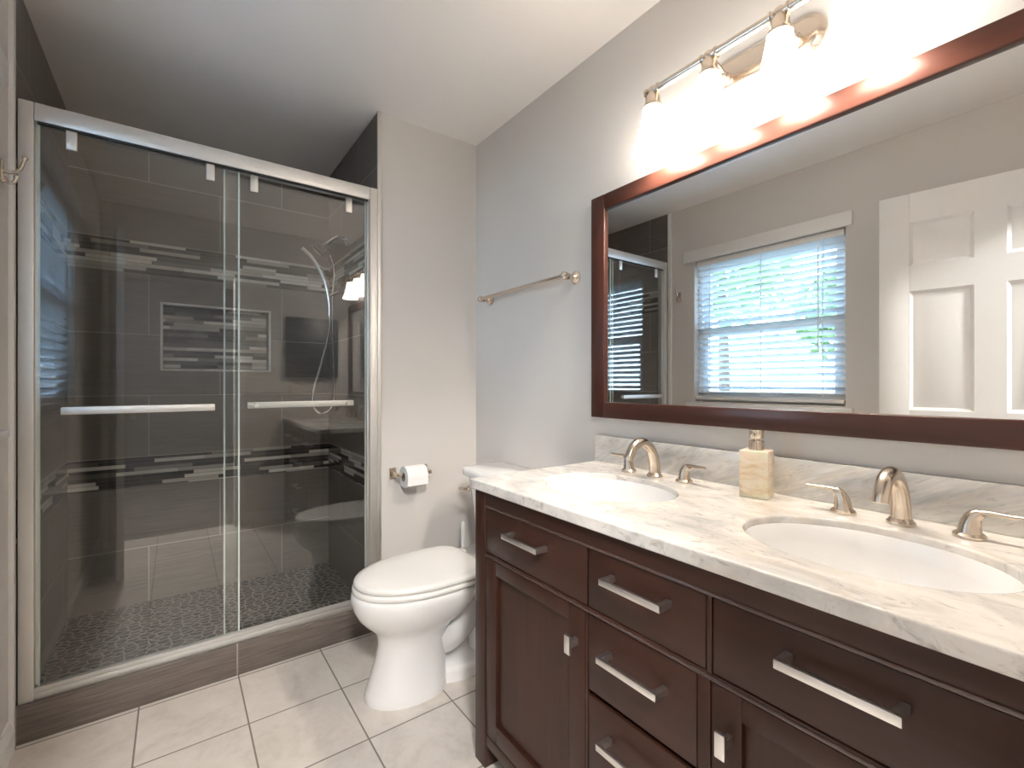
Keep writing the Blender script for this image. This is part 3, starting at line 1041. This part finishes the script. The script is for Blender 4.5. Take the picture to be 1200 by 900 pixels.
# ------------------------------------------------------------------ toilet paper holder and roll
hd = thing('toilet_paper_holder', 'brushed nickel two-post toilet paper holder on the back wall', 'toilet paper holder', (0.92, YB, 0.725))
hx_ = 0.0
for x in (0.842, 1.004):
    MB().box((x - 0.017, YB - 0.008, 0.700), (x + 0.017, YB - 0.0003, 0.754), 0.003).box((x - 0.008, YB - 0.078, 0.717), (x + 0.008, YB - 0.006, 0.737), 0.004).build('post', M['nickel'], hd)
MB().tube([(0.842, YB - 0.068, 0.727), (1.004, YB - 0.068, 0.727)], 0.007, 12).build('spindle', M['nickel'], hd)
rl = thing('toilet_paper_roll', 'white toilet paper roll hanging on the holder on the back wall', 'toilet paper', (0.923, YB - 0.068, 0.727))
rp = [(0.021, -0.052), (0.0495, -0.052), (0.051, -0.050), (0.051, 0.050), (0.0495, 0.052), (0.021, 0.052)]
cR = Vector((0.922, YB - 0.068, 0.716))
rr = [[cR + Vector((h, r * math.cos(2 * PI * i / 40), r * math.sin(2 * PI * i / 40))) for i in range(40)] for r, h in rp]
MB().rings(rr, closed=True).build('paper', M['paper'], rl)
rr = [[cR + Vector((h, r * math.cos(2 * PI * i / 24), r * math.sin(2 * PI * i / 24))) for i in range(24)] for r, h in [(0.0185, -0.053), (0.0208, -0.053), (0.0208, 0.053), (0.0185, 0.053)]]
MB().rings(rr, closed=True).build('cardboard_core', M['card'], rl)
lf = MB()
lf.rings([[(0.871, YB - 0.068 - 0.0513, z), (0.973, YB - 0.068 - 0.0513, z), (0.973, YB - 0.068 - 0.0500, z), (0.871, YB - 0.068 - 0.0500, z)] for z in (0.716, 0.680)])
lf.build('loose_sheet', M['paper'], rl)

# ------------------------------------------------------------------ toilet
TY = 1.662
to = thing('toilet', 'white two-piece elongated toilet with closed lid between the vanity and the back wall', 'toilet', (0.92, TY, 0))
def egg(z, xf, xb, hw, n=56, pf=2.0, pb=2.6, wide=0.45, tx_=None):
    """closed outline, front at xf (towards the room), back at xb; widest at a fraction of the length from the back"""
    xm = xb + (xf - xb) * wide
    pts = []
    for k in range(n):
        a = 2 * PI * k / n
        c, s = math.cos(a), math.sin(a)
        p = pf if c > 0 else pb
        L = (xm - xf) if c > 0 else (xb - xm)
        pts.append((xm - L * (abs(c) ** (2 / p)) * (1 if c > 0 else -1), TY + hw * (abs(s) ** (2 / p)) * (1 if s > 0 else -1), z))
    return pts
bw = MB()
bw.rings([egg(0.0, 0.556, 0.86, 0.120), egg(0.012, 0.555, 0.86, 0.121), egg(0.030, 0.560, 0.86, 0.117), egg(0.07, 0.574, 0.86, 0.108), egg(0.13, 0.594, 0.86, 0.099), egg(0.19, 0.606, 0.865, 0.095),
          egg(0.225, 0.602, 0.88, 0.100), egg(0.25, 0.586, 0.90, 0.116), egg(0.275, 0.558, 0.93, 0.140), egg(0.305, 0.532, 0.97, 0.163), egg(0.34, 0.515, 0.99, 0.178), egg(0.37, 0.508, 1.0, 0.184),
          egg(0.388, 0.509, 1.0, 0.184), egg(0.396, 0.515, 0.995, 0.179)])
# trapway, foot and rear deck
bw.tube([(0.80, TY, 0.20), (0.86, TY, 0.165), (0.92, TY, 0.185), (0.985, TY, 0.245), (1.045, TY, 0.225), (1.075, TY, 0.14), (1.08, TY, 0.01)], [0.085, 0.082, 0.080, 0.080, 0.080, 0.082, 0.085], 20, 7)
bw.rings([egg(0.0, 0.78, 1.19, 0.105), egg(0.03, 0.78, 1.19, 0.104), egg(0.045, 0.78, 1.18, 0.096), egg(0.055, 0.79, 1.17, 0.080)])
bw.rings([egg(0.30, 0.93, 1.20, 0.10, pf=4, pb=4), egg(0.33, 0.90, 1.26, 0.15, pf=4, pb=4), egg(0.365, 0.88, 1.285, 0.185, pf=4, pb=4), egg(0.398, 0.90, 1.285, 0.185, pf=4, pb=4), egg(0.405, 0.91, 1.28, 0.180, pf=4, pb=4)])
bw.build('bowl', M['porcelain'], to, sharp=60)
MB().sphere((1.10, TY - 0.088, 0.056), 0.013, 8).build('bolt_cap', M['plastic'], to)
stm = MB()
stm.rings([egg(0.399, 0.516, 0.985, 0.181, pb=4), egg(0.402, 0.513, 0.987, 0.184, pb=4), egg(0.412, 0.512, 0.987, 0.185, pb=4), egg(0.418, 0.516, 0.985, 0.181, pb=4)])
stm.build('seat', M['plastic'], to, sharp=60)
ld = MB()
ld.rings([egg(0.4215, 0.522, 0.998, 0.179, pb=5), egg(0.424, 0.518, 1.0, 0.183, pb=5), egg(0.434, 0.518, 1.0, 0.184, pb=5), egg(0.441, 0.524, 0.997, 0.179, pb=5), egg(0.4445, 0.545, 0.985, 0.163, pb=5), egg(0.446, 0.60, 0.95, 0.12), egg(0.4465, 0.70, 0.88, 0.05)])
ld.build('lid', M['plastic'], to, sharp=60)
for s in (-1, 1):
    MB().box((0.985, TY + s * 0.085 - 0.02, 0.404), (1.018, TY + s * 0.085 + 0.02, 0.440), 0.008, 3).build('hinge', M['plastic'], to)
def tank_ring(z, xf, xb, hw, bow=0.018, r=0.03):
    pts = []
    m = 14
    # back edge, then rounded corners, bowed front
    for k in range(m + 1):
        t = k / m * 2 - 1
        pts.append((xf - bow * (1 - t * t) + 0.028 * abs(t) ** 10, TY + hw * t * (1 - 0.02 * abs(t) ** 8), z))
    pts.append((xf + 0.05, TY + hw, z))
    pts.append((xb - 0.02, TY + hw, z))
    pts.append((xb, TY + hw - 0.02, z))
    pts.append((xb, TY - hw + 0.02, z))
    pts.append((xb - 0.02, TY - hw, z))
    pts.append((xf + 0.05, TY - hw, z))
    return pts
tk = MB()
tk.rings([tank_ring(0.4055, 1.150, 1.285, 0.165), tank_ring(0.42, 1.138, 1.293, 0.180), tank_ring(0.45, 1.130, 1.295, 0.186), tank_ring(0.60, 1.112, 1.296, 0.202), tank_ring(0.725, 1.098, 1.297, 0.213), tank_ring(0.732, 1.098, 1.297, 0.213)])
tk.build('tank', M['porcelain'], to, sharp=50)
tl = MB()
tl.rings([tank_ring(0.7325, 1.086, 1.300, 0.222), tank_ring(0.738, 1.074, 1.303, 0.231), tank_ring(0.758, 1.070, 1.304, 0.234), tank_ring(0.768, 1.074, 1.303, 0.231), tank_ring(0.773, 1.086, 1.300, 0.220)])
tl.build('tank_lid', M['porcelain'], to, sharp=50)
lv = MB().lathe([(0.013, 0), (0.013, 0.008), (0.007, 0.016)], (1.092, TY + 0.165, 0.675), (-1, 0, 0))
lv.tube([(1.079, TY + 0.165, 0.675), (1.074, TY + 0.18, 0.673), (1.073, TY + 0.225, 0.668)], [0.006, 0.006, 0.0075], 10)
lv.build('flush_lever', M['nickel'], to)

# toilet brush in the corner
tbx, tby = 1.168, 2.02
wv = thing('toilet_brush', 'white toilet brush standing in its holder in the corner behind the toilet', 'toilet brush', (tbx, tby, 0))
MB().lathe([(0.045, 0.0005), (0.050, 0.004), (0.046, 0.12), (0.042, 0.125), (0.012, 0.125)], (tbx, tby, 0)).build('holder', M['plastic'], wv)
MB().lathe([(0.008, 0.1255), (0.008, 0.30), (0.010, 0.33), (0.0105, 0.455), (0.007, 0.464), (0.001, 0.466)], (tbx, tby, 0)).build('handle', M['plastic'], wv)

# ------------------------------------------------------------------ robe hook on the left wall
rh = thing('robe_hook', 'small nickel double robe hook on the wall beside the shower frame', 'robe hook', (XL, 2.03, 1.80))
MB().box((XL + 0.0003, 2.021, 1.765), (XL + 0.006, 2.043, 1.835), 0.003).build('plate', M['nickel'], rh)
MB().tube([(XL + 0.004, 2.032, 1.800), (XL + 0.022, 2.032, 1.798), (XL + 0.040, 2.032, 1.812), (XL + 0.050, 2.032, 1.845)], [0.006, 0.005, 0.0048, 0.0045], 10).sphere((XL + 0.0505, 2.032, 1.849), 0.0075, 8).build('upper_prong', M['nickel'], rh)
MB().tube([(XL + 0.004, 2.032, 1.782), (XL + 0.014, 2.032, 1.768), (XL + 0.026, 2.032, 1.768), (XL + 0.032, 2.032, 1.783)], [0.006, 0.005, 0.0048, 0.0045], 10).sphere((XL + 0.0325, 2.032, 1.787), 0.007, 8).build('lower_prong', M['nickel'], rh)

# ------------------------------------------------------------------ rear wall: dark cabinet and outlet (seen reflected)
mc = thing('medicine_cabinet', 'dark frameless wall cabinet beside the doorway, seen reflected in the shower glass', 'medicine cabinet', (0.975, YR, 1.21))
MB().box((0.765, YR + 0.0003, 1.215), (1.185, YR + 0.030, 1.730), 0.002).build('box', M['white'], mc)
MB().box((0.757, YR + 0.031, 1.212), (1.192, YR + 0.037, 1.733), 0.002).build('cabinet_door', M['dark_glass'], mc)
ol = thing('outlet', 'beige outlet plate under the dark wall cabinet, seen reflected in the shower glass', 'outlet', (0.845, YR, 1.09))
MB().box((0.787, YR + 0.0003, 1.055), (0.903, YR + 0.006, 1.127), 0.002).build('cover_plate', M['plate'], ol)
for x in (0.825, 0.865):
    MB().box((x - 0.015, YR + 0.0055, 1.074), (x + 0.015, YR + 0.008, 1.108), 0.003).build('socket', M['white'], ol)

# ------------------------------------------------------------------ garden outside the window
struct('ground', MB().box((-14, -8, -0.6), (XL - WT - 0.02, 12, -0.5)), M['lawn'])
def tree(x, y, h, r, label, nleaf=1500):
    t = thing('garden_tree', label, 'tree', (x, y, -0.5))
    MB().tube([(x, y, -0.5), (x + 0.05, y, h * 0.4), (x, y + 0.08, h * 0.75)], [0.13, 0.10, 0.05], 10).build('trunk', M['bark'], t)
    f = MB()
    for k in range(nleaf):
        d = Vector((random.gauss(0, 1), random.gauss(0, 1), random.gauss(0, 0.8)))
        d = d.normalized() * r * random.uniform(0.45, 1.0)
        c = Vector((x, y, h * 0.75)) + d
        a = Vector((random.gauss(0, 1), random.gauss(0, 1), random.gauss(0, 1))).normalized()
        b = a.orthogonal().normalized()
        s = random.uniform(0.07, 0.13)
        f.quad(c - a * s, c + b * s * 0.5, c + a * s, c - b * s * 0.5)
    f.build('foliage', M['leaf'], t)
tree(-4.8, 2.3, 2.9, 0.75, 'leafy green garden tree outside the window, nearer the doorway end', 1100)
tree(-6.2, 4.9, 4.4, 1.2, 'taller leafy garden tree outside the window, towards the shower end', 1500)
